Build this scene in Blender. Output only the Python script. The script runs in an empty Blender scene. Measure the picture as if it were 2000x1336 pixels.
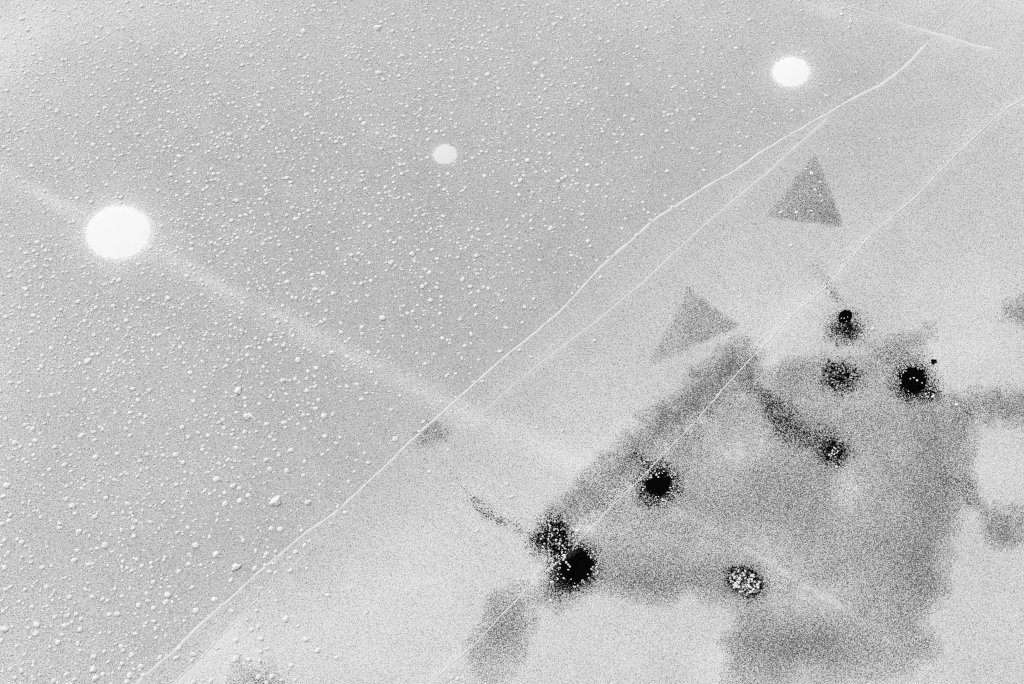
import bpy, math, random
import numpy as np
from mathutils import Vector, noise as mnoise

S = bpy.context.scene
R = math.radians
# ------------------------------------------------------------------ camera
TILT = R(32); LENS = 70.0; DIST = 70.0 / 18.0
cd = bpy.data.cameras.new("camera"); cam = bpy.data.objects.new("camera", cd)
S.collection.objects.link(cam); S.camera = cam
cd.lens = LENS; cd.sensor_width = 36; cd.clip_start = 0.05; cd.clip_end = 500
cam.location = (0, -DIST * math.sin(TILT), DIST * math.cos(TILT))
cam.rotation_euler = (TILT, 0, 0)
# ------------------------------------------------------------------ light
SUN_EL, SUN_AZ = R(52), R(128)          # azimuth of the light's origin, counter-clockwise from +x
w = bpy.data.worlds.new("World"); S.world = w; w.use_nodes = True
wn = w.node_tree.nodes; wl = w.node_tree.links
bg = wn["Background"]; bg.inputs["Strength"].default_value = 0.15
sky = wn.new("ShaderNodeTexSky"); sky.sky_type = 'NISHITA'; sky.sun_disc = False
sky.sun_elevation = SUN_EL; sky.sun_rotation = math.pi / 2 - SUN_AZ
bw = wn.new("ShaderNodeRGBToBW")        # black-and-white photograph: neutral skylight
wl.new(sky.outputs[0], bw.inputs[0]); wl.new(bw.outputs[0], bg.inputs["Color"])
ld = bpy.data.lights.new("sun", 'SUN'); ld.energy = 1.35; ld.angle = R(10); ld.color = (1, 1, 1)
sun = bpy.data.objects.new("sun", ld); S.collection.objects.link(sun)
sd = Vector((math.cos(SUN_EL) * math.cos(SUN_AZ), math.cos(SUN_EL) * math.sin(SUN_AZ), math.sin(SUN_EL)))
sun.rotation_euler = sd.to_track_quat('Z', 'Y').to_euler(); sun.location = sd * 5
S.view_settings.view_transform = 'Standard'; S.view_settings.look = 'None'
S.view_settings.exposure = 0.50; S.view_settings.gamma = 1.0
S.cycles.use_denoising = False
S.cycles.max_bounces = 4; S.cycles.transparent_max_bounces = 24
S.cycles.filter_width = 1.1

# ------------------------------------------------------------------ sheet coordinates
# 1 unit of sheet coordinates (u right, v down) is about 1 mm; (0,0)-(2000,1336) is the part in view
K = 18.0 / 70.0
ct, st = math.cos(TILT), math.sin(TILT)
CX, CY, CZ = cam.location
def s2w(u, v):
    a = (np.asarray(u, float) - 1000) / 1000 * K; b = (668 - np.asarray(v, float)) / 1000 * K
    dx = a; dy = b * ct + st; dz = b * st - ct
    t = -CZ / dz
    return CX + dx * t, CY + dy * t
def w2s(x, y):
    dx = x - CX; dy = y - CY; dz = -CZ
    yc = dy * ct + dz * st; zc = -dy * st + dz * ct
    return 1000 + dx / -zc / K * 1000, 668 - yc / -zc / K * 1000

# ------------------------------------------------------------------ helpers
def tag(o, label=None, cat=None, group=None, kind=None):
    if label: o["label"] = label
    if cat: o["category"] = cat
    if group: o["group"] = group
    if kind: o["kind"] = kind
    return o
def raw_mesh(name, verts, faces, smooth=True):
    me = bpy.data.meshes.new(name)
    verts = np.asarray(verts, np.float32); faces = np.asarray(faces, np.int32)
    n = faces.shape[1]
    me.vertices.add(len(verts)); me.vertices.foreach_set("co", verts.ravel())
    me.loops.add(faces.size); me.loops.foreach_set("vertex_index", faces.ravel())
    me.polygons.add(len(faces)); me.polygons.foreach_set("loop_start", np.arange(0, faces.size, n, dtype=np.int32))
    me.polygons.foreach_set("loop_total", np.full(len(faces), n, np.int32))
    me.polygons.foreach_set("use_smooth", np.full(len(faces), smooth, bool))
    me.update(); me.validate()
    return me
def attr(me, name, arr):
    a = me.attributes.new(name, 'FLOAT', 'POINT'); a.data.foreach_set("value", np.asarray(arr, np.float32))
def link(name, me, mat, loc=(0, 0, 0), parent=None):
    o = bpy.data.objects.new(name, me); S.collection.objects.link(o); o.location = loc
    if mat and not me.materials: me.materials.append(mat)
    if parent: o.parent = parent
    return o
def sm(x, a, b):
    t = np.clip((x - a) / (b - a), 0, 1); return t * t * (3 - 2 * t)
def gauss(u, v, cu, cv, su, sv=None, ang=0):
    sv = sv or su; c, s = math.cos(R(ang)), math.sin(R(ang))
    p = (u - cu) * c + (v - cv) * s; q = -(u - cu) * s + (v - cv) * c
    return np.exp(-(p / su) ** 2 - (q / sv) ** 2)
def ell(u, v, cu, cv, ru, rv, ang=0):       # elliptical radius, 1 on the rim
    c, s = math.cos(R(ang)), math.sin(R(ang))
    p = (u - cu) * c + (v - cv) * s; q = -(u - cu) * s + (v - cv) * c
    return np.sqrt((p / ru) ** 2 + (q / rv) ** 2)
def seg(u, v, pts):                         # distance, parameter 0..1 and side (+ below/right) of a polyline
    best = np.full(np.shape(u), 1e9); tt = np.zeros(np.shape(u)); sd_ = np.zeros(np.shape(u))
    L = [math.dist(pts[i], pts[i + 1]) for i in range(len(pts) - 1)]; T = sum(L); acc = 0
    for i, l in enumerate(L):
        (x0, y0), (x1, y1) = pts[i], pts[i + 1]
        ex, ey = (x1 - x0) / l, (y1 - y0) / l
        t = np.clip((u - x0) * ex + (v - y0) * ey, 0, l)
        qx = u - x0 - ex * t; qy = v - y0 - ey * t
        d = np.hypot(qx, qy); m = d < best
        best = np.where(m, d, best); tt = np.where(m, (acc + t) / T, tt)
        sd_ = np.where(m, np.sign(ex * qy - ey * qx), sd_); acc += l
    return best, tt, sd_
def inside(u, v, poly):
    c = np.zeros(np.shape(u), bool); n = len(poly)
    for i in range(n):
        (x0, y0), (x1, y1) = poly[i], poly[(i + 1) % n]
        k = ((y0 > v) != (y1 > v)) & (u < (x1 - x0) * (v - y0) / (y1 - y0 + 1e-12) + x0)
        c ^= k
    return c
def polymask(u, v, poly, soft):
    d, _, _ = seg(u, v, poly + [poly[0]])
    s = np.where(inside(u, v, poly), d, -d)
    return sm(s, -soft, soft)
rng = np.random.RandomState(7)
_lat = rng.rand(64, 64)
def vnoise(u, v, cell):                     # smooth value noise
    x = u / cell; y = v / cell; xi = np.floor(x).astype(int); yi = np.floor(y).astype(int)
    fx = x - xi; fy = y - yi; fx = fx * fx * (3 - 2 * fx); fy = fy * fy * (3 - 2 * fy)
    g = lambda a, b: _lat[(xi + a) % 64, (yi + b) % 64]
    return (g(0, 0) * (1 - fx) + g(1, 0) * fx) * (1 - fy) + (g(0, 1) * (1 - fx) + g(1, 1) * fx) * fy
def lin(v8):
    s = np.asarray(v8, float) / 255; return np.where(s <= .04045, s / 12.92, ((s + .055) / 1.055) ** 2.4)
def invnorm(p):
    p = np.clip(p, 1e-3, 1 - 1e-3); t = np.sqrt(-2 * np.log(np.where(p < .5, p, 1 - p)))
    z = t - (2.30753 + .27061 * t) / (1 + .99229 * t + .04481 * t * t)
    return np.where(p < .5, -z, z)

# ------------------------------------------------------------------ lines of the sheet
L1 = [(180,1420),(270,1334),(300,1307),(347,1267),(387,1224),(450,1170),(500,1123),(600,1040),(657,1001),(692,968),(762,903),(797,867),(882,790),
      (940,738),(997,688),(1025,668),(1097,606),(1125,575),(1175,521),(1250,455),(1270,436),(1345,386),(1400,354),(1437,334),
      (1480,302),(1550,260),(1610,226),(1650,202),(1720,167),(1770,130),(1810,85),(1822,70),(1830,62)]
L2 = [(1622,221),(1612,236),(1600,248),(1540,300),(1500,337),(1445,382),(1375,441),(1325,487),(1283,527),(1250,557),(1207,592),(1185,612),(1120,662),(1040,722),(980,772),(925,823)]
L2B = [(662,1030),(612,1067),(560,1118),(500,1174),(437,1237),(400,1277),(372,1303),(335,1340),(260,1420)]
L3 = [(760,1415),(845,1333),(860,1316),(925,1260),(950,1235),(980,1202),(1010,1172),(1025,1155),(1055,1127),(1092,1096),(1124,1066),(1175,1010),(1240,946),(1290,895),(1327,856),
      (1360,822),(1415,758),(1460,708),(1500,668),(1520,645),(1560,605),(1610,565),(1650,520),(1700,460),(1790,385),(1870,300),(1940,235),(1970,210),(2000,193),(2090,150)]
L4 = [(1630,4),(1690,22),(1762,48),(1807,61),(1840,71),(1875,82),(1910,92),(1948,99)]
BAND = [(-120,240),(0,330),(120,400),(230,455),(330,497),(450,572),(560,625),(660,680),(800,745),(900,800),(1000,842),(1130,900),(1240,955),(1380,1028),(1560,1132),(1700,1222),(1860,1340)]
def height(u, v):
    h = 0.0012 * (vnoise(u, v, 230) - .5) + 0.0006 * (vnoise(u + 900, v + 70, 75) - .5)
    for L, a, s in ((L1, .0010, 18), (L2, .0007, 22), (L2B, .0010, 20), (L3, .0009, 16), (L4, .0010, 16)):
        d, t, sd_ = seg(u, v, L)
        h = h + a * np.exp(-(d / s) ** 2) * sm(np.minimum(t, 1 - t), 0, .04)
    return h
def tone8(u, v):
    """tone (as an 8-bit grey) and grain amount over the sheet"""
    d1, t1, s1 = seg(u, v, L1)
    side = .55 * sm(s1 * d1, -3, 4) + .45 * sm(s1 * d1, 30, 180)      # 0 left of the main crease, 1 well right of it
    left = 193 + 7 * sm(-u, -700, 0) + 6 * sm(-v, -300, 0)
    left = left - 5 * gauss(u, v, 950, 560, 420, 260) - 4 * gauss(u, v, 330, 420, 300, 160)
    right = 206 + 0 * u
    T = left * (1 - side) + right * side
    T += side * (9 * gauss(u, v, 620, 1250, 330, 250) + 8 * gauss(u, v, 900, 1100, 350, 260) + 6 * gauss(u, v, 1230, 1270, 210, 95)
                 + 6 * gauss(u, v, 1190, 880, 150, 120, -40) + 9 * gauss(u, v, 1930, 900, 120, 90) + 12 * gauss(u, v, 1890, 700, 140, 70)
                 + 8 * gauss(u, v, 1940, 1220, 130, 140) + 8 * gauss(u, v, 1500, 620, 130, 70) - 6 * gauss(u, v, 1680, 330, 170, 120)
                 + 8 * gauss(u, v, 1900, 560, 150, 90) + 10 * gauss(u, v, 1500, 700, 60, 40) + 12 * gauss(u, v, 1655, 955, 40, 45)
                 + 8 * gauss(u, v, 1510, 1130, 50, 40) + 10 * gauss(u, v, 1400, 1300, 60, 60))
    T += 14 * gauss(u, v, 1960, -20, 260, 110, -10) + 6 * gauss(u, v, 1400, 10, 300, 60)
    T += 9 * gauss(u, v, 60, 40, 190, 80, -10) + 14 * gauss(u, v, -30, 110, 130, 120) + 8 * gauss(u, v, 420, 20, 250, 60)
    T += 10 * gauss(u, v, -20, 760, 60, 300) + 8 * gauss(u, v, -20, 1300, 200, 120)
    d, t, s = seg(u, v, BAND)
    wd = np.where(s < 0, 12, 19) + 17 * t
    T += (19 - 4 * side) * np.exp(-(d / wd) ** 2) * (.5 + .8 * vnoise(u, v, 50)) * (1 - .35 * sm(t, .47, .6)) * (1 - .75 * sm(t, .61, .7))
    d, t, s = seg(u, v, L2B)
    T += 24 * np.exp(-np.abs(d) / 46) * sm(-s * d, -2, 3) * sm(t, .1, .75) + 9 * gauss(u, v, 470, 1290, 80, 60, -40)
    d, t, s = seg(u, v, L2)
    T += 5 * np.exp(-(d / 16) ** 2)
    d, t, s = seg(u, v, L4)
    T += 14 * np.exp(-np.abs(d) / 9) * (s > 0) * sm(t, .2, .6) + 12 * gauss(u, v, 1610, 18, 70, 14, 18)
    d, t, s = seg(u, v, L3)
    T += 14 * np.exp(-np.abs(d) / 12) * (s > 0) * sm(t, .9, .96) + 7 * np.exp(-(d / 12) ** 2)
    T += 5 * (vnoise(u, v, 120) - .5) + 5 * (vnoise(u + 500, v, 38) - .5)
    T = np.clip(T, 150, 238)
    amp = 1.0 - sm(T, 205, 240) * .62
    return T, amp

# ------------------------------------------------------------------ materials
def newmat(name):
    m = bpy.data.materials.new(name); m.use_nodes = True; nt = m.node_tree
    return m, nt, nt.nodes["Principled BSDF"]
def nd(nt, t, **kw):
    n = nt.nodes.new(t)
    for k, v in kw.items(): setattr(n, k, v)
    return n
def mth(nt, op, a, b=None, clamp=False):
    n = nt.nodes.new("ShaderNodeMath"); n.operation = op; n.use_clamp = clamp
    for i, x in enumerate((a, b)):
        if x is None: continue
        if isinstance(x, (int, float)): n.inputs[i].default_value = x
        else: nt.links.new(x, n.inputs[i])
    return n.outputs[0]
def obj_noise(nt, scale, detail, rough=.5, stretch=None, seed=0.0):
    tc = nd(nt, "ShaderNodeNewGeometry"); out = tc.outputs["Position"]
    mp = nd(nt, "ShaderNodeMapping"); nt.links.new(out, mp.inputs[0]); mp.inputs["Location"].default_value = (seed, seed * .7, .3)
    mp.inputs["Rotation"].default_value = (.61 + seed * .13, .47, .83)   # cut the noise lattice obliquely: no grid shows
    n = nd(nt, "ShaderNodeTexNoise"); n.inputs["Scale"].default_value = scale; n.inputs["Detail"].default_value = detail
    n.inputs["Roughness"].default_value = rough; nt.links.new(mp.outputs[0], n.inputs["Vector"])
    return n.outputs["Fac"]
GRAIN = 480.0
def ramp(nt, fac, stops):
    r = nd(nt, "ShaderNodeValToRGB"); nt.links.new(fac, r.inputs[0]); cr = r.color_ramp
    while len(cr.elements) < len(stops): cr.elements.new(.5)
    for e, (p, c) in zip(cr.elements, stops): e.position = p; e.color = (c, c, c, 1)
    return r.outputs[0]
# ground: grey speckled coat
mg, nt, P = newmat("speckled_grey_coat")
at = nd(nt, "ShaderNodeAttribute", attribute_name="tone"); aa = nd(nt, "ShaderNodeAttribute", attribute_name="grain")
g1 = obj_noise(nt, GRAIN, 1.0, .6)
gr = ramp(nt, g1, [(.25, .30 / 1.3), (.40, .76 / 1.3), (.52, 1.04 / 1.3), (.70, 1.26 / 1.3)])
gm = mth(nt, 'MULTIPLY', mth(nt, 'SUBTRACT', mth(nt, 'MULTIPLY', gr, 1.3), 1.0), aa.outputs["Fac"])
col = mth(nt, 'MULTIPLY', at.outputs["Fac"], mth(nt, 'ADD', gm, 1.0))
cc = nd(nt, "ShaderNodeCombineColor")
for i in range(3): nt.links.new(col, cc.inputs[i])
nt.links.new(cc.outputs[0], P.inputs["Base Color"]); P.inputs["Roughness"].default_value = .8
P.inputs["Specular IOR Level"].default_value = .2
bp = nd(nt, "ShaderNodeBump"); bp.inputs["Strength"].default_value = .35; bp.inputs["Distance"].default_value = .0012
nt.links.new(g1, bp.inputs["Height"]); nt.links.new(bp.outputs[0], P.inputs["Normal"])
# spray marks: paint specks, thinning out towards the rim
def spray(name, c, scale, detail, soft, rough=.6, seed=0., coarse=0.):
    m, nt, P = newmat(name)
    t = nd(nt, "ShaderNodeAttribute", attribute_name="threshold")
    n = obj_noise(nt, scale, detail, .55, seed=seed)
    if coarse:
        n2 = obj_noise(nt, scale * .55, 0, .5, seed=seed + 3)
        n = mth(nt, 'ADD', mth(nt, 'MULTIPLY', n, 1 - coarse), mth(nt, 'MULTIPLY', n2, coarse))
    a = mth(nt, 'ADD', mth(nt, 'DIVIDE', mth(nt, 'SUBTRACT', n, t.outputs["Fac"]), soft), .5, clamp=True)
    nt.links.new(a, P.inputs["Alpha"]); P.inputs["Base Color"].default_value = (c, c, c, 1)
    P.inputs["Roughness"].default_value = rough; P.inputs["Specular IOR Level"].default_value = 0
    return m
M_black = spray("black_spray", .002, 330, 1, .12, 1, 1.3, .35)
M_dark = spray("dark_spray", .06, GRAIN, 1, .36, .9, 2.1, .1)
M_blackfine = spray("black_overspray", .004, GRAIN, 1, .16, 1, 5.3, .25)
M_grey = spray("grey_spray", .10, GRAIN, 1, .22, .8, 4.7)
M_white = spray("white_spray", .84, GRAIN, 1, .30, .7, 6.1)
def solid(name, c, var, scale, rough=.75, bump=.3):
    m, nt, P = newmat(name)
    n = obj_noise(nt, scale, 2)
    r = ramp(nt, n, [(.3, c - var), (.65, c + var)])
    nt.links.new(r, P.inputs["Base Color"]); P.inputs["Roughness"].default_value = rough
    P.inputs["Specular IOR Level"].default_value = .25
    b = nd(nt, "ShaderNodeBump"); b.inputs["Strength"].default_value = bump; b.inputs["Distance"].default_value = .0008
    nt.links.new(n, b.inputs["Height"]); nt.links.new(b.outputs[0], P.inputs["Normal"])
    return m
M_drop = solid("white_paint_blob", .71, .06, 300, bump=.15)
M_ridge = solid("white_crease_paint", .66, .05, 330, bump=.15)
M_ridge_dull = solid("greyish_crease_paint", .61, .05, 330, bump=.15)

# ------------------------------------------------------------------ ground sheet
STEP = .005
def axis(a, b, far):
    fine = np.arange(a, b + STEP / 2, STEP); e = []; s = STEP; p = 0
    while p < far: s *= 1.6; p += s; e.append(p)
    e = np.array(e); return np.concatenate([(a - e)[::-1], fine, b + e])
XS = axis(-1.35, 1.35, 60); YS = axis(-1.0, 1.15, 60)
NX, NY = len(XS), len(YS)
GX, GY = np.meshgrid(XS, YS)
U, V = w2s(np.clip(GX, -1.5, 1.5), np.clip(GY, -1.2, 1.35))
H = height(U, V) * (sm(1.34 - np.abs(GX), 0, .1) * sm(1.14 - GY, 0, .1) * sm(GY + .99, 0, .1))
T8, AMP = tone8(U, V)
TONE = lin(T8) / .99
qi = (np.arange(NY - 1)[:, None] * NX + np.arange(NX - 1)[None, :])
quads = np.stack([qi, qi + 1, qi + NX + 1, qi + NX], -1)
me = raw_mesh("ground", np.stack([GX, GY, H], -1).reshape(-1, 3), quads.reshape(-1, 4))
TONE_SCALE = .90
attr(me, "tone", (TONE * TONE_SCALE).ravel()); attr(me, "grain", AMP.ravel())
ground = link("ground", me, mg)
tag(ground, "pale grey speckled painted ground under all the marks", "ground", kind="structure")
def zat(u, v): return float(height(np.array(float(u)), np.array(float(v))))

def mark(name, mat, dens, lift, label=None, cat=None, group=None, parent=None, sigma=.105, dome=None, cut=.03):
    """a layer of sprayed paint lying on the ground; dens(u,v) is its cover, 0..1"""
    if mat in (M_dark, M_blackfine, M_black) and name not in ("grey_field", "black_speck"):   # ragged, mottled spray edges
        a, b = (5, 2.5) if name == "grey_triangle" else (7, 4) if parent or name == "black_spot" else (12, 6) if name == "dark_streak" else (22, 10)
        uu = U + a * (vnoise(U + 11, V, 26) - .5) + b * (vnoise(U, V + 31, 9) - .5) * 2
        vv = V + a * (vnoise(U, V + 57, 26) - .5) + b * (vnoise(U + 83, V, 9) - .5) * 2
        D0 = dens(uu, vv)
        if name != "black_spot": D0 = D0 * (.68 + .64 * vnoise(U + 7, V, 13 if name == "dark_streak" else 22))
    else: D0 = dens(U, V)
    D = np.clip(D0, 0, 1) * (.58 if mat is M_dark and name != "grey_field" else 1)
    inb = (np.abs(GX) < 1.34) & (GY < 1.14) & (GY > -.99)
    q = quads.reshape(-1, 4); D1 = (D * inb).ravel()
    keep = D1[q].max(1) > cut; q = q[keep]
    used, inv = np.unique(q.ravel(), return_inverse=True)
    z = H.ravel()[used] + lift * .25 + (dome(U.ravel()[used], V.ravel()[used]) if dome else 0)
    x, y = GX.ravel()[used], GY.ravel()[used]
    cx, cy = (parent.location.x, parent.location.y) if parent else ((x.min() + x.max()) / 2, (y.min() + y.max()) / 2)
    me = raw_mesh(name, np.stack([x - cx, y - cy, z], -1), inv.reshape(-1, 4))
    d = D.ravel()[used]
    thr = np.where(d >= .985, -.5, np.where(d <= .004, 1.2, .5 + sigma * invnorm(1 - d)))
    attr(me, "threshold", thr)
    o = link(name, me, mat, (0, 0, 0) if parent else (cx, cy, 0), parent)
    tag(o, label, cat, group)
    return o

# ------------------------------------------------------------------ creases
def crease(pts, wfun, hfun, label, name="crease", cat="crease", n_across=6, mat=None):
    P0 = []
    for i in range(len(pts) - 1):
        n = max(2, int(math.dist(pts[i], pts[i + 1]) / 3.5))
        for k in range(n): P0.append([pts[i][0] + (pts[i + 1][0] - pts[i][0]) * k / n, pts[i][1] + (pts[i + 1][1] - pts[i][1]) * k / n])
    P0.append(list(pts[-1])); P0 = np.array(P0)
    for _ in range(4): P0[1:-1] = (P0[:-2] + 2 * P0[1:-1] + P0[2:]) / 4
    n = len(P0); T = np.linspace(0, 1, n)
    j = (vnoise(P0[:, 0] * 1.0, P0[:, 1], 17) - .5) * 1.6
    tx, ty = np.gradient(P0[:, 0]), np.gradient(P0[:, 1]); l = np.hypot(tx, ty); nx, ny = -ty / l, tx / l
    P0[:, 0] += nx * j; P0[:, 1] += ny * j
    W = wfun(T) * (.65 + .7 * vnoise(P0[:, 0] + 300, P0[:, 1], 11)); Hh = hfun(T) * (.6 + .8 * vnoise(P0[:, 0], P0[:, 1] + 200, 14))
    ends = sm(np.minimum(T, 1 - T), 0, .02); W = W * (.3 + .7 * ends); Hh = Hh * ends
    A = np.linspace(-1, 1, n_across + 1)
    vs = []
    for a in A:
        u = P0[:, 0] + nx * W * a; v = P0[:, 1] + ny * W * a
        x, y = s2w(u, v); z = height(u, v) - .0004 + (Hh + .0004) * (1 - a * a) ** 1.0
        vs.append(np.stack([x, y, z], -1))
    V3 = np.stack(vs, 1).reshape(-1, 3); k = n_across + 1
    b = (np.arange(n - 1)[:, None] * k + np.arange(n_across)[None, :])
    F = np.stack([b, b + k, b + k + 1, b + 1], -1).reshape(-1, 4)
    c = V3.mean(0); c[2] = 0
    o = link(name, raw_mesh(name, V3 - c, F), mat or M_ridge, tuple(c))
    tag(o, label, cat, "raised creases across the ground"); return o
con = lambda c: (lambda t: np.full_like(t, c))
crease(L1, lambda t: 2.5 + 1.1 * vnoise(t * 900, t * 0 + 5, 60) * 1.2 + .9 * np.exp(-((t - .03) / .08) ** 2), con(.0006), "longest white crease running diagonally from bottom edge to top corner")
crease(L2, lambda t: 3.4 - 1.2 * t + 1.5 * np.exp(-(t / .05) ** 2), lambda t: .0004 - .0002 * t, "faint second crease branching from the long crease near the upper triangle", mat=M_ridge_dull)
crease(L2B, lambda t: 1.0 + 1.4 * t, lambda t: .0004 + .0003 * t, "short crease beside the broad whitish overspray at the bottom edge")
crease(L3, lambda t: 1.5 + 2.2 * sm(t, .9, .97), lambda t: .0006 + .0003 * t, "thin straight crease passing through the largest black spot")
crease(L4, lambda t: 1.3 + 2.6 * sm(t, .25, .7), lambda t: .0006 + .0004 * t, "short bright slanting crease crossing the top end of the long crease")
crease([(1822,66),(1850,38),(1885,8),(1920,-25)], con(1.2), con(.0006), "very faint crease continuing the long crease above the bright slanting one")

# ------------------------------------------------------------------ grey and dark sprayed patches
def tri(poly, soft, f): return lambda u, v: polymask(u, v, poly, soft) * f(u, v)
GP = "grey sprayed patches"
mark("grey_triangle", M_dark, tri([(1593, 303), (1645, 441), (1496, 423)], 6, lambda u, v: .15 + .22 * sm(u + v * .9, 1850, 2030)), .0007,
     "small grey triangle dotted with white blobs near the long crease", "triangle", "grey sprayed triangles")
mark("grey_triangle", M_dark, tri([(1345, 563), (1438, 635), (1268, 714)], 9, lambda u, v: .13 + .16 * sm(u, 1290, 1420)), .0007,
     "blurrier grey triangle pointing down, just above the grey band", "triangle", "grey sprayed triangles")
FIELD = [(1165,985),(1240,925),(1330,850),(1400,790),(1470,752),(1540,715),(1600,700),(1690,690),(1740,668),(1800,662),(1820,740),(1855,790),(1915,820),(1898,890),(1885,950),(1862,1000),(1855,1070),
         (1840,1130),(1800,1200),(1780,1215),(1815,1250),(1815,1300),(1720,1310),(1640,1320),(1580,1300),(1480,1400),(1425,1400),(1425,1280),(1455,1190),(1400,1160),(1290,1168),(1190,1160),(1100,1178),(1060,1150),(1100,1060)]
def f_field(u, v):
    d = .20 + 0 * u
    d += .34 * gauss(u, v, 1835, 930, 60, 150) + .30 * gauss(u, v, 1800, 1110, 70, 90) + .36 * gauss(u, v, 1300, 1135, 190, 40) + .38 * gauss(u, v, 1560, 1262, 130, 45)
    d += .1 * gauss(u, v, 1800, 1245, 45, 30, 30) + .2 * gauss(u, v, 1530, 960, 110, 60) + .12 * gauss(u, v, 1460, 1230, 40, 80) + .1 * gauss(u, v, 1700, 820, 110, 50)
    d -= .13 * gauss(u, v, 1445, 880, 70, 60) + .10 * gauss(u, v, 1655, 950, 45, 50) + .12 * gauss(u, v, 1510, 1110, 70, 55) + .13 * gauss(u, v, 1180, 1040, 60, 40)
    d += .16 * gauss(u, v, 1555, 735, 50, 30, -30); d -= .15 * gauss(u, v, 1650, 780, 50, 40) + .12 * gauss(u, v, 1570, 1180, 80, 40)
    d += .16 * (vnoise(u, v, 55) - .5) + .12 * (vnoise(u + 70, v, 24) - .5)
    uu = u + 46 * (vnoise(u + 40, v, 48) - .5) + 16 * (vnoise(u, v + 90, 17) - .5); vv = v + 46 * (vnoise(u, v + 240, 48) - .5)
    db, tb, sb = seg(u, v, BAND[-6:])
    d = d - .10 * np.exp(-(db / 8) ** 2)
    return .52 * polymask(uu, vv, FIELD, 30) * np.clip(d, .03, 1)
mark("grey_field", M_dark, f_field, .0005, "broad cloudy grey sprayed area surrounded by the black spots", "sprayed patch", GP)
def band(pts, wd, f):
    def g(u, v):
        d, t, s = seg(u, v, pts); return f(t) * np.exp(-(d / (wd(t) if callable(wd) else wd)) ** 2)
    return g
mark("grey_band", M_dark, band([(1448,708),(1400,745),(1345,795),(1290,842),(1225,900),(1150,968),(1105,1005)], lambda t: 33 - 6 * t, lambda t: .68 - .28 * t), .0008,
     "long grey band lying just left of the thin straight crease", "sprayed patch", GP)
mark("grey_patch", M_dark, lambda u, v: .44 * np.exp(-ell(u, v, 985, 1232, 40, 72, 24) ** 2.8 * .8) * (.7 + .6 * vnoise(u, v, 26)), .0008, "slanting grey oval straddling the crease at the bottom edge", "sprayed patch", GP)
mark("grey_band", M_dark, band([(1880,790),(1950,793),(2100,792)], 27, lambda t: .32 + .14 * sm(t, 0, .4)), .0008, "short horizontal grey band running off the right edge", "sprayed patch", GP)
mark("grey_patch", M_dark, lambda u, v: .62 * gauss(u, v, 1964, 1032, 36, 28) + .36 * gauss(u, v, 1895, 968, 55, 13, 42), .0008, "soft grey patch below the bright area at the right edge", "sprayed patch", GP)
mark("grey_patch", M_dark, lambda u, v: .55 * gauss(u, v, 2004, 604, 34, 24, -10), .0008, "soft grey patch at the right edge above the others", "sprayed patch", GP)
mark("grey_patch", M_dark, lambda u, v: .26 * gauss(u, v, 1770, 676, 55, 22, -25), .0008, "pale grey smudge above the right-hand round black spot", "sprayed patch", GP)
mark("grey_patch", M_dark, lambda u, v: .26 * gauss(u, v, 512, 1332, 52, 28, 20), .0007, "faint grey patch under white blobs at the bottom edge", "sprayed patch", GP)
mark("grey_patch", M_dark, lambda u, v: .30 * gauss(u, v, 850, 846, 26, 12, -15), .0007, "tiny grey smudge tucked against the long crease", "sprayed patch", GP)
mark("dark_streak", M_blackfine, band([(1455,738),(1488,770),(1520,815),(1560,845),(1615,868)], lambda t: 13 + 17 * sm(t, .15, .6), lambda t: .20 + .26 * sm(t, 0, .35)), .0011,
     "dark wedge-shaped streak leading to the speckle-centred black spot", "streak", "dark sprayed streaks")
mark("dark_streak", M_blackfine, band([(870,900),(910,962),(950,1000),(990,1022),(1035,1040),(1055,1052)], lambda t: 9 + 4 * t, lambda t: .06 + .26 * np.exp(-((t - .62) / .22) ** 2)), .0011,
     "thin broken dark streak pointing at the irregular black blotch", "streak", "dark sprayed streaks")
mark("dark_streak", M_blackfine, band([(1585,515),(1615,555),(1640,598),(1650,612)], 10, lambda t: .06 + .24 * t), .0011,
     "faint dotted streak running up from the topmost black spot", "streak", "dark sprayed streaks")

# ------------------------------------------------------------------ black spots
BG = "black sprayed spots"
def spot(core, halo, label, lift=.0015, name="black_spot", cat="spot", group=BG, mats=None, dome=None):
    mc, mh = mats or (M_black, M_blackfine)
    o = mark(name, mc, core, lift, label, cat, group, dome=dome)
    if halo is not None: mark("overspray", mh, halo, lift - .0004, parent=o)
    return o
def cdens(cu, cv, r, rv=None, ang=0, edge=.3, mx=1.0):
    return lambda u, v: mx * sm(ell(u, v, cu, cv, r, rv or r, ang), 1 + edge, 1 - edge * .6)
def hd(cu, cv, r, rv=None, ang=0, mx=.6, p=2.):
    return lambda u, v: mx * np.exp(-ell(u, v, cu, cv, r, rv or r, ang) ** p)
def add(*fs): return lambda u, v: sum(f(u, v) for f in fs)
spot(cdens(1653, 621, 13, 12, 20, edge=.35), add(hd(1652, 640, 32, 27, mx=.72), hd(1655, 665, 40, 24, mx=.14)), "small square-ish black spot at the top, with its haze below it")
spot(cdens(1643, 737, 27, 23, 20, edge=.95, mx=.66), hd(1640, 735, 50, 38, 15, mx=.34), "fuzzy black spot without solid core, second from the top")
spot(cdens(1784, 742, 25, 24, edge=.38), add(hd(1784, 747, 44, 40, mx=.74, p=3.4), hd(1822, 772, 32, 13, 40, mx=.3)), "round solid black spot farthest right")
b4 = spot(cdens(1287, 946, 19, 22, 15, edge=.5), add(hd(1287, 950, 45, 45, mx=.82, p=4), hd(1248, 897, 34, 11, 42, mx=.45)), "round black spot beside the crease with a dotted tail up-left")
spot(cdens(1094, 1060, 20, 40, -18, edge=.9, mx=.74), add(hd(1082, 1050, 34, 44, -8, mx=.6, p=3), hd(1052, 1062, 22, 22, mx=.4)), "irregular speckled black blotch touching the largest black spot")
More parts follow.
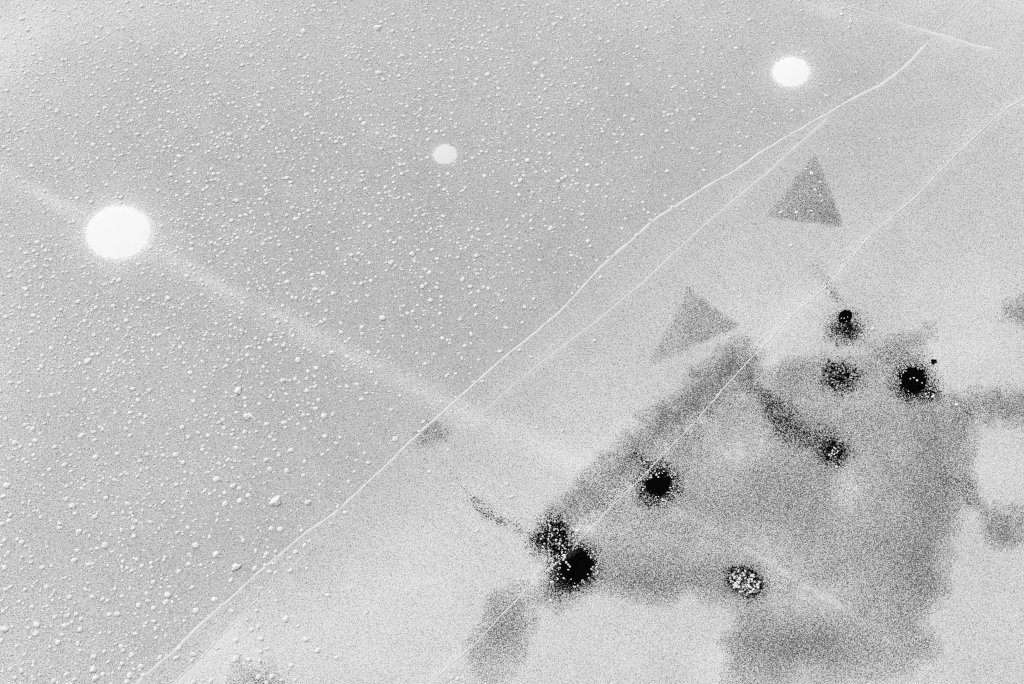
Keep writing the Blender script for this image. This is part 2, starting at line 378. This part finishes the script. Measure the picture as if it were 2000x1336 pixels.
b6 = spot(cdens(1124, 1105, 33, 32, -35, edge=.34), add(hd(1122, 1104, 53, 50, -35, mx=.76, p=4.5), hd(1100, 1150, 40, 30, -30, mx=.25)), "largest and deepest black spot, cut by the thin crease")
spot(lambda u, v: cdens(1455, 1137, 35, 26, 22, edge=.3, mx=.6)(u, v) * (.62 + .38 * sm(ell(u, v, 1457, 1137, 30, 21, 22), .5, 1.1)), hd(1455, 1137, 47, 35, 22, mx=.36, p=4), "oval black spot with coarse white specks filling its centre")
spot(cdens(1628, 882, 19, 18, 20, edge=.9, mx=.68), hd(1628, 884, 38, 29, 20, mx=.46, p=3), "small fuzzy black spot with white specks at its centre")
mark("black_speck", M_black, cdens(1824, 707, 5.5, 5, edge=.8), .0012, "tiny lone black speck up-right of the round black spot", "speck")
M_sheen = spray("sheen_grey", .035, 210, 2, .25, .5, 8.)
nt = M_sheen.node_tree
mark("painted_sheen", M_sheen, lambda u, v: .75 * polymask(u, v, [(1134,1060),(1116,1070),(1088,1092),(1090,1104),(1112,1090),(1128,1078)], 6), .0022, parent=b6)  # glossy sheen on the largest black spot, painted as a lighter grey layer

# ------------------------------------------------------------------ white spots
WG = "white sprayed discs"
def dm(cu, cv, ru, rv, h): return lambda u, v: h * np.clip(1 - ell(u, v, cu, cv, ru, rv) ** 2, 0, 1)
WM = (M_white, M_white)
spot(cdens(231, 454, 68, 56, -8, edge=.26), add(hd(231, 455, 78, 66, -8, mx=.66, p=6), hd(231, 455, 105, 88, -8, mx=.38, p=3)), "largest bright white round spot amid the blobs", .0012, "white_spot", "spot", WG, WM, dm(231, 454, 64, 53, .0016))
M_w2 = spray("pale_spray", .73, GRAIN, 1, .30, .7, 9.)
spot(cdens(869, 302, 24, 20, edge=.34), hd(869, 302, 32, 27, mx=.6, p=4), "smallest white round spot, paler and duller than the others", .0012, "white_spot", "spot", WG, (M_w2, M_w2), dm(869, 302, 24, 20, .001))
spot(cdens(1545, 141, 39, 31, edge=.32), add(hd(1545, 141, 46, 36, mx=.62, p=5), hd(1545, 141, 62, 52, mx=.36, p=3)), "medium white round spot near the top, above the long crease", .0012, "white_spot", "spot", WG, WM, dm(1545, 141, 37, 29, .0012))

# ------------------------------------------------------------------ paint blobs
TILES = {
(0,0): "325,465,20 1380,420,20 1435,352,15 1108,800,20 445,868,22 1030,943,18 1253,993,18 727,1133,22 445,1243,20 247,1298,20 1270,1182,17 1403,1225,24 1793,1050,22 1552,1133,18 1470,528,18 1617,578,14 1625,648,17 1505,660,15 1318,676,17 900,640,16 1968,435,18 1890,366,18 928,98,16 1108,50,20 1473,36,20 172,148,22 183,92,14 793,212,17 852,264,17 823,405,15 633,488,15 680,608,14 762,530,16 720,666,14 818,845,20 220,978,17 252,938,15 370,992,14 205,1030,14 135,647,13 320,745,16 1703,1150,16 600,1125,15 1015,1155,14 895,1245,14 1190,380,14 515,468,14 1650,812,16 1680,740,16 1780,246,14 712,1270,14 380,945,12 1355,1085,13 1800,1125,13 945,580,12 1920,955,13",
(500,0): "950,218,28 1066,243,19 372,242,24 958,568,26 995,620,16 503,636,18 28,826,22 34,876,14 397,897,22 845,968,22 1087,1068,20 697,1132,17 980,1160,16 1128,1287,17 1412,1032,20 1287,857,18 1810,585,22 1447,473,16 1540,313,18 450,46,17 328,118,14 340,433,18 1080,380,17 768,368,17 888,403,14 1118,593,18 520,578,17 655,767,15 522,1043,16 55,995,18 1638,1265,17 1763,1186,15 1750,332,17 1835,470,15 1925,387,14 1690,380,16 1532,888,16 1525,935,15 862,467,16 630,900,15 175,365,14 85,953,15 408,432,14 480,815,14 900,905,13 1160,910,14 725,850,14 675,1078,14 580,1084,13 75,1297,16 105,1110,14 1822,758,14 1375,852,15 1275,783,13 1905,960,14 1800,975,15 20,355,16 1285,418,14 1330,450,16",
(1000,0): "388,143,18 330,188,20 493,148,16 187,497,22 245,463,17 240,596,21 428,466,14 497,655,17 662,695,18 908,662,20 1260,682,17 216,765,16 280,850,17 265,884,11 425,805,14 290,1052,17 32,1178,16 122,1255,20 15,1253,15 44,1288,15 590,1290,17 218,1197,15 946,935,17 758,938,14 1293,866,14 1397,851,14 1235,598,15 858,598,13 1753,380,18 1500,370,16 1310,342,12 1038,385,12 752,325,14 317,96,14 103,110,15 30,45,13 902,30,16 1495,43,15 520,74,15 625,52,13 1563,240,15 1708,290,13 1857,408,12 1503,768,14 1838,1072,14 1632,1128,13 1415,1163,16 132,575,13 181,690,14 508,742,13 897,750,13 895,1188,12 1255,215,13 1155,127,12 1300,137,14 545,122,13 563,460,12 1507,140,12",
(0,334): "1850,230,18 1880,352,16 1638,264,18 1495,615,19 1258,432,16 1084,733,18 930,855,21 817,890,18 1460,823,19 1575,855,15 1313,996,19 1160,998,14 610,1023,18 885,1057,18 988,1170,18 665,1175,19 850,1165,15 262,1130,19 203,925,18 208,973,16 358,623,16 292,558,20 293,652,14 352,155,16 603,213,17 716,243,17 1237,152,17 1134,137,16 1333,32,17 900,20,16 440,1215,16 152,1315,17 248,1262,17 46,1143,16 95,1122,13 153,1070,15 1245,1282,20 1578,970,18 1840,1228,15 1690,1193,16 1878,1148,15 1895,1033,16 1075,1070,16 1390,598,14 1638,712,16 1940,293,15 1918,612,16 1748,632,14 1650,560,16 1835,495,15 1460,186,17 494,655,14 418,830,15 205,718,14 162,612,14 132,243,14 188,92,14 1430,1046,14 1610,1062,14 900,1215,13 710,880,16 288,1047,15 476,1085,14 600,1127,13 780,1177,13 735,1285,16",
(500,334): "310,375,20 240,55,20 75,60,17 893,434,18 1220,648,22 1055,715,21 1356,795,20 1617,847,20 1722,663,18 1692,518,16 242,868,23 527,802,20 440,812,18 463,926,20 606,958,20 495,1022,17 988,1150,24 828,1222,19 668,1260,17 665,1190,14 1300,902,17 1294,830,15 1365,1012,18 1185,1113,16 1130,527,18 965,178,18 857,138,18 825,78,15 468,155,17 83,153,18 1473,148,17 1045,162,13 641,610,17 748,655,17 935,585,15 887,720,15 1240,706,15 1465,355,17 1735,458,16 1743,540,13 1960,383,16 1966,436,15 1983,718,13 1818,498,15 1578,676,14 550,1093,15 107,1325,20 240,1180,15 173,1185,14 292,1288,17 404,1120,17 315,993,15 272,120,14 283,288,16 575,405,15 394,443,13 218,465,12 500,333,14 620,256,14 1158,215,14 1224,230,13 730,168,14 543,84,15 654,80,13 890,340,15 850,336,15 180,885,14 247,957,13 830,1273,15 1420,880,13 1260,25,13 1858,830,12 198,1303,14",
(0,668): "403,52,20 686,154,26 333,106,16 225,137,14 725,102,17 83,242,15 80,318,16 302,218,15 402,418,19 468,402,13 660,456,20 743,380,20 668,373,15 1037,369,17 1168,379,15 1018,555,17 1080,457,18 638,737,23 256,683,22 115,787,20 277,772,20 242,808,15 428,822,17 988,682,17 1018,733,17 1422,670,19 1372,882,22 1512,467,18 1602,358,16 1858,382,28 1915,440,16 1937,580,29 1753,670,17 1914,705,18 1848,832,20 1692,1073,26 1820,1127,22 1870,1145,17 1762,1267,24 1877,1243,23 1940,1203,20 57,1122,26 30,1208,20 505,963,21 748,902,24 565,1283,24 518,1230,18 1000,1266,20 830,1220,17 1270,1120,15 1378,1116,16 1548,712,15 1487,242,18 1440,167,15 1242,100,15 970,158,16 207,943,16 557,883,15 640,1148,17 780,1090,15 386,1000,17 945,1040,14 42,603,18 30,1005,14 160,820,15 1275,888,16 1095,932,15 920,876,17 735,705,16 1640,1188,14 1680,1165,14 1720,1207,13 1420,1290,14 430,507,14 690,292,14 406,249,14 508,236,14 183,160,14 1930,43,17 1790,55,13 1408,45,18 1435,12,14 1120,45,14",
(500,668): "155,1252,40 330,143,24 210,302,20 596,82,20 710,115,16 533,580,25 489,455,17 468,522,18 398,383,19 222,633,20 230,670,14 84,642,18 275,846,20 540,740,19 79,922,18 110,997,21 240,1010,20 405,1253,21 640,1290,15 1090,760,22 828,452,18 862,402,15 1322,173,16 905,238,14 370,1043,16 725,1093,15 383,682,15 370,570,16 408,570,13 472,205,18 407,232,16 398,288,15 33,52,17 215,28,17 30,486,15 463,350,18 180,886,16 628,793,14 806,800,13 565,848,14 1290,265,12 877,947,14 658,748,13 1308,625,15 138,460,14 1610,130,13 1257,92,13 625,290,13 326,500,15 378,50,15 655,352,14",
(0,1002): "820,253,25 1690,326,26 1528,254,22 1843,420,27 1807,525,18 1475,402,19 1397,457,18 1310,642,24 1299,698,22 1084,722,19 1200,743,18 1197,543,17 1060,66,18 170,233,20 200,262,12 618,145,22 582,371,22 692,403,18 332,426,17 738,33,17 72,65,20 18,85,17 37,216,18 67,314,17 35,430,18 1680,680,25 1810,770,18 1398,1057,18 1510,1105,19 1376,1135,18 1500,1155,16 1843,1143,24 1965,912,17 1845,998,18 1948,1145,17 1650,1310,16 1103,1202,20 1250,1132,17 1032,1110,19 1017,1270,21 948,1047,18 733,1123,18 730,1223,24 748,1292,25 524,1260,17 420,1312,17 454,1013,20 280,944,21 288,873,23 36,910,24 628,912,20 506,885,19 635,828,17 527,803,17 430,815,18 915,793,20 802,677,16 838,685,15 718,656,15 542,658,18 254,733,16 363,580,20 855,795,17 1218,907,16 1202,848,16 1530,765,22 1030,453,15 992,430,15 1108,415,16 960,380,14 1182,425,14 82,1222,15 170,1235,16 120,1288,16 628,1075,14 860,935,12 785,942,13 950,138,16 465,85,15 318,35,15 1993,437,20 563,853,14 1640,188,14 130,1042,13 10,1000,18",
(500,1002): "120,125,18 190,132,22 85,320,18 155,303,14 310,307,18 268,353,12 140,400,14 107,462,16 152,470,12 270,452,17 42,587,12 234,829,22 18,888,17 386,990,19 482,1075,20 630,1130,14 330,882,13 22,1280,20 123,1278,17 195,1306,13 84,1327,14 307,1306,12 275,1192,15 38,985,18 30,1155,13 88,1062,14 38,1085,14",
(1000,334): "66,76,21 57,190,18 161,168,14 92,357,15 148,347,12 253,380,13 303,449,22 265,432,12 550,339,16 594,549,17 590,163,13 750,104,12 413,120,14 420,44,16 371,602,13 694,832,14 660,275,10 722,272,11 853,310,11 932,277,10 880,43,10 60,607,14 97,697,11 1340,302,12",
(1500,300): "340,156,17 408,224,11 412,328,11 424,368,11 100,460,12 224,460,14 340,448,10 296,120,10",
}
DR = []
for (ou, ov), s in TILES.items():
    for q in s.split():
        a, b, r = map(float, q.split(",")); DR.append((ou + a / 4, ov + b / 4, r / 4))
for q in ((1103,1087,3.2),(1101,1092,1.6),(1106,1099,2.2),(1110,1103,1.8),(1113,1107,1.8),(1110,1113,1.5),(1785,738,1.6),(1791,743,2),(1778,740,1.4),(1801,748,1.4),
          (1093,1062,2.2),(1099,1066,2),(1086,1056,1.8),(1079,1046,1.8),(1282,928,2),(1286,932,1.6),(1272,933,1.8),(1822,775,3),(1868,791,3.4),(1078,1137,3),(1076,1173,3),(1634,912,2.6),(1802,66,1.2)):
    DR.append(q)
rnd = random.Random(11)
for (cu, cv, r0, r1, ry, ang, n, q0, q1) in ((1287,948,22,40,1.0,0,75,1.1,2.0),(1092,1052,0,38,1.2,0,60,1.1,2.3),(1124,1104,30,46,.95,0,70,1.1,2.2),(1455,1137,0,31,.72,22,85,1.5,2.9),
        (1628,884,0,12,.9,0,16,1.3,2.4),(1785,743,24,38,.95,0,45,1.0,1.8),(1641,733,0,26,.9,0,26,1.0,1.8),(1652,635,0,18,1,0,14,1.0,1.7),(1250,893,0,26,.5,42,16,1.1,2.2),(1815,770,0,16,.6,40,10,1.2,2.2)):
    for _ in range(n):
        a = rnd.uniform(0, 6.283); q = math.sqrt(rnd.uniform((r0 / r1) ** 2, 1)) * r1
        p, w_ = q * math.cos(a), q * math.sin(a) * ry; c, s_ = math.cos(R(ang)), math.sin(R(ang))
        DR.append((cu + p * c - w_ * s_, cv + p * s_ + w_ * c, rnd.uniform(q0, q1) * .8))
DENS = 2.1 * np.array([[520, 400, 170, 14], [440, 290, 42, 3], [300, 90, 3, 1], [190, 10, .5, .5]], float)
def ddens(u, v):
    x = min(max((u - 250) / 500, 0), 2.999); y = min(max((v - 167) / 334, 0), 2.999); i, j = int(x), int(y); fx, fy = x - i, y - j
    return (DENS[j, i] * (1 - fx) + DENS[j, i + 1] * fx) * (1 - fy) + (DENS[j + 1, i] * (1 - fx) + DENS[j + 1, i + 1] * fx) * fy
occ = {}
def free(u, v, r):
    ci, cj = int(u // 20), int(v // 20)
    for a in (-1, 0, 1):
        for b in (-1, 0, 1):
            for (x, y, q) in occ.get((ci + a, cj + b), ()):
                if (x - u) ** 2 + (y - v) ** 2 < (r + q) ** 2 * .8: return False
    return True
def put(u, v, r): occ.setdefault((int(u // 20), int(v // 20)), []).append((u, v, r))
for d in DR: put(*d)
small = []
tries = int(1.5 * 1092 / (500 * 334) * 2500 * 1900)
l1n = np.array(L1, float)
for _ in range(tries):
    u = rnd.uniform(-260, 2240); v = rnd.uniform(-260, 1640)
    if rnd.random() * 1092 > ddens(u, v) * (.55 + .9 * float(vnoise(np.array(u), np.array(v), 60))): continue
    r = min(4.2, 1.05 * math.exp(rnd.gauss(.78, .36)))
    if ell(u, v, 231, 454, 66, 54) < 1.05 or ell(u, v, 869, 302, 25, 21) < 1.05 or ell(u, v, 1545, 141, 38, 30) < 1.05: continue
    side = u - float(np.interp(-v, -l1n[:, 1], l1n[:, 0]))
    if side > 0 and rnd.random() < .75: continue
    if not free(u, v, r): continue
    put(u, v, r); small.append((u, v, r))
for _ in range(26000):
    u = rnd.uniform(-260, 1700); v = rnd.uniform(-260, 1640)
    if rnd.random() * 520 > ddens(u, v) * .62 * (.4 + 1.2 * float(vnoise(np.array(u + 33), np.array(v), 34))): continue
    if ell(u, v, 231, 454, 66, 54) < 1.05 or ell(u, v, 869, 302, 25, 21) < 1.05 or ell(u, v, 1545, 141, 38, 30) < 1.05: continue
    if u > float(np.interp(-v, -l1n[:, 1], l1n[:, 0])) and rnd.random() < .8: continue
    r = rnd.uniform(.9, 1.6)
    if free(u, v, r): put(u, v, r); small.append((u, v, r))
print("listed", len(DR), "small", len(small))
# blob shapes
def ico(sub):
    import bmesh
    bm = bmesh.new(); bmesh.ops.create_icosphere(bm, subdivisions=sub, radius=1)
    V = np.array([v.co[:] for v in bm.verts]); F = np.array([[v.index for v in f.verts] for f in bm.faces]); bm.free(); return V, F
def blob(seed, lump, sub=3):
    V, F = ico(sub); o = Vector((seed * 7.3, seed * 3.1, 0)); out = []
    for p in V:
        q = Vector(p); k = 1 + lump * mnoise.noise(q * 1.2 + o) + lump * .45 * mnoise.noise(q * 3.1 + o)
        z = q.z * k; z = z * .44 if z > 0 else z * .25
        out.append((q.x * k, q.y * k, z))
    return np.array(out), F
big_me = []
for k in range(8):
    V, F = blob(k, .30 if k < 6 else .75); m = raw_mesh("paint_blob", V * .001, F); m.materials.append(M_drop); big_me.append(m)
DR.sort(key=lambda d: -d[2])
BIG, REST = DR[:300], DR[300:]
hand = {  # photo position -> label
 (539,981): "largest lumpy white blob, alone left of the long crease",
 (984,813): None,
 (737,55): "large white blob near the top edge with a smaller one to its right",
 (484,813): "large oval white blob with a dark chip at its corner",
 (171,706): "large white blob half way down beside two smaller ones",
 (205,1065): "bright white blob casting the darkest little shadow near the bottom",
 (14,948): "elongated white blob close to the left edge",
 (773,858): "lone white blob just left of the long crease where the pale streak crosses it",
 (805,496): "round white blob with a dark ringed outline, centre of the frame",
 (582,142+834): None,
 (1047,124): "round dark-edged white blob, largest of a close group of three at the top",
 (1060,149): "white blob lowest of the close group of three at the top",
 (1061,116): "smallest white blob of the close group of three at the top",
 (1076,446): "lone white blob far below the three clustered ones, by a small companion",
 (1148,471): "last sizeable white blob before the long crease, mid height",
 (1585,339): "largest white blob inside the upper grey triangle",
 (1560,1e4): None,
 (558,1209): "lone white blob right of the whitish overspray at the bottom",
 (1588,97): None,
 (593,60): "flat oval white blob below the top edge, left of the large pair",
 (739,142): "large white blob with a smaller one touching its lower right side",
}
DIRS = ["right of", "lower right of", "below", "lower left of", "left of", "upper left of", "above", "upper right of"]
LM = [((231, 454), "the largest white spot", 230), ((869, 302), "the smallest white spot", 120), ((1545, 141), "the medium white spot", 200)]
lab = {}
for (pu, pv), t in hand.items():
    if not t: continue
    i = min(range(300), key=lambda k: math.dist(BIG[k][:2], (pu, pv)))
    if math.dist(BIG[i][:2], (pu, pv)) < 8: lab[i] = t
for (c, nm, lim) in LM:
    for k in range(8):
        best = None
        for i, d in enumerate(BIG):
            a = math.degrees(math.atan2(d[1] - c[1], d[0] - c[0])) % 360
            if int(((a + 22.5) % 360) // 45) == k:
                q = math.dist(d[:2], c)
                if q < lim and (best is None or q < best[0]): best = (q, i)
        if best and best[1] not in lab: lab[best[1]] = "closest sizeable white paint blob %s %s" % (DIRS[k], nm)
common = "small rounded white paint blob, one of hundreds strewn over the speckled grey"
for i, (u, v, r) in enumerate(BIG):
    x, y = s2w(u, v); x, y = float(x), float(y)
    m = big_me[6 + i % 2] if r > 6.6 else big_me[rnd.randrange(6)]
    o = link("paint_blob", m, None, (x, y, zat(u, v) + .0001))
    rr = r * (1.20 - .025 * r)
    e = rnd.uniform(.9, 1.2); o.scale = (rr * e, rr / e, rr * rnd.uniform(.85, 1.1)); o.rotation_euler = (0, 0, rnd.uniform(0, 6.28))
    tag(o, lab.get(i, common), "paint blob", "white paint blobs strewn over the ground")
V0, F0 = blob(3, .28, 2); V1, F1 = blob(5, .4, 2)
allr = REST + small
vs, fs, off = [], [], 0
uu = np.array([d[0] for d in allr]); vv = np.array([d[1] for d in allr]); zz = height(uu, vv); xx, yy = s2w(uu, vv)
for i, (u, v, r) in enumerate(allr):
    if u > 1000 and v > 580: zz[i] += .0004     # lying on the black paint
    B, F = (V0, F0) if rnd.random() < .5 else (V1, F1)
    a = rnd.uniform(0, 6.28); c, s = math.cos(a), math.sin(a); e = rnd.uniform(.85, 1.3); k = r * .00118
    p = np.stack([(B[:, 0] * e * c - B[:, 1] / e * s) * k + xx[i], (B[:, 0] * e * s + B[:, 1] / e * c) * k + yy[i], B[:, 2] * k * rnd.uniform(.75, 1.05) + zz[i]], -1)
    vs.append(p); fs.append(F + off); off += len(B)
o = link("paint_specks", raw_mesh("paint_specks", np.concatenate(vs), np.concatenate(fs)), M_drop)
tag(o, "countless tiny white paint specks strewn thickest towards the upper left", "paint specks", kind="stuff")
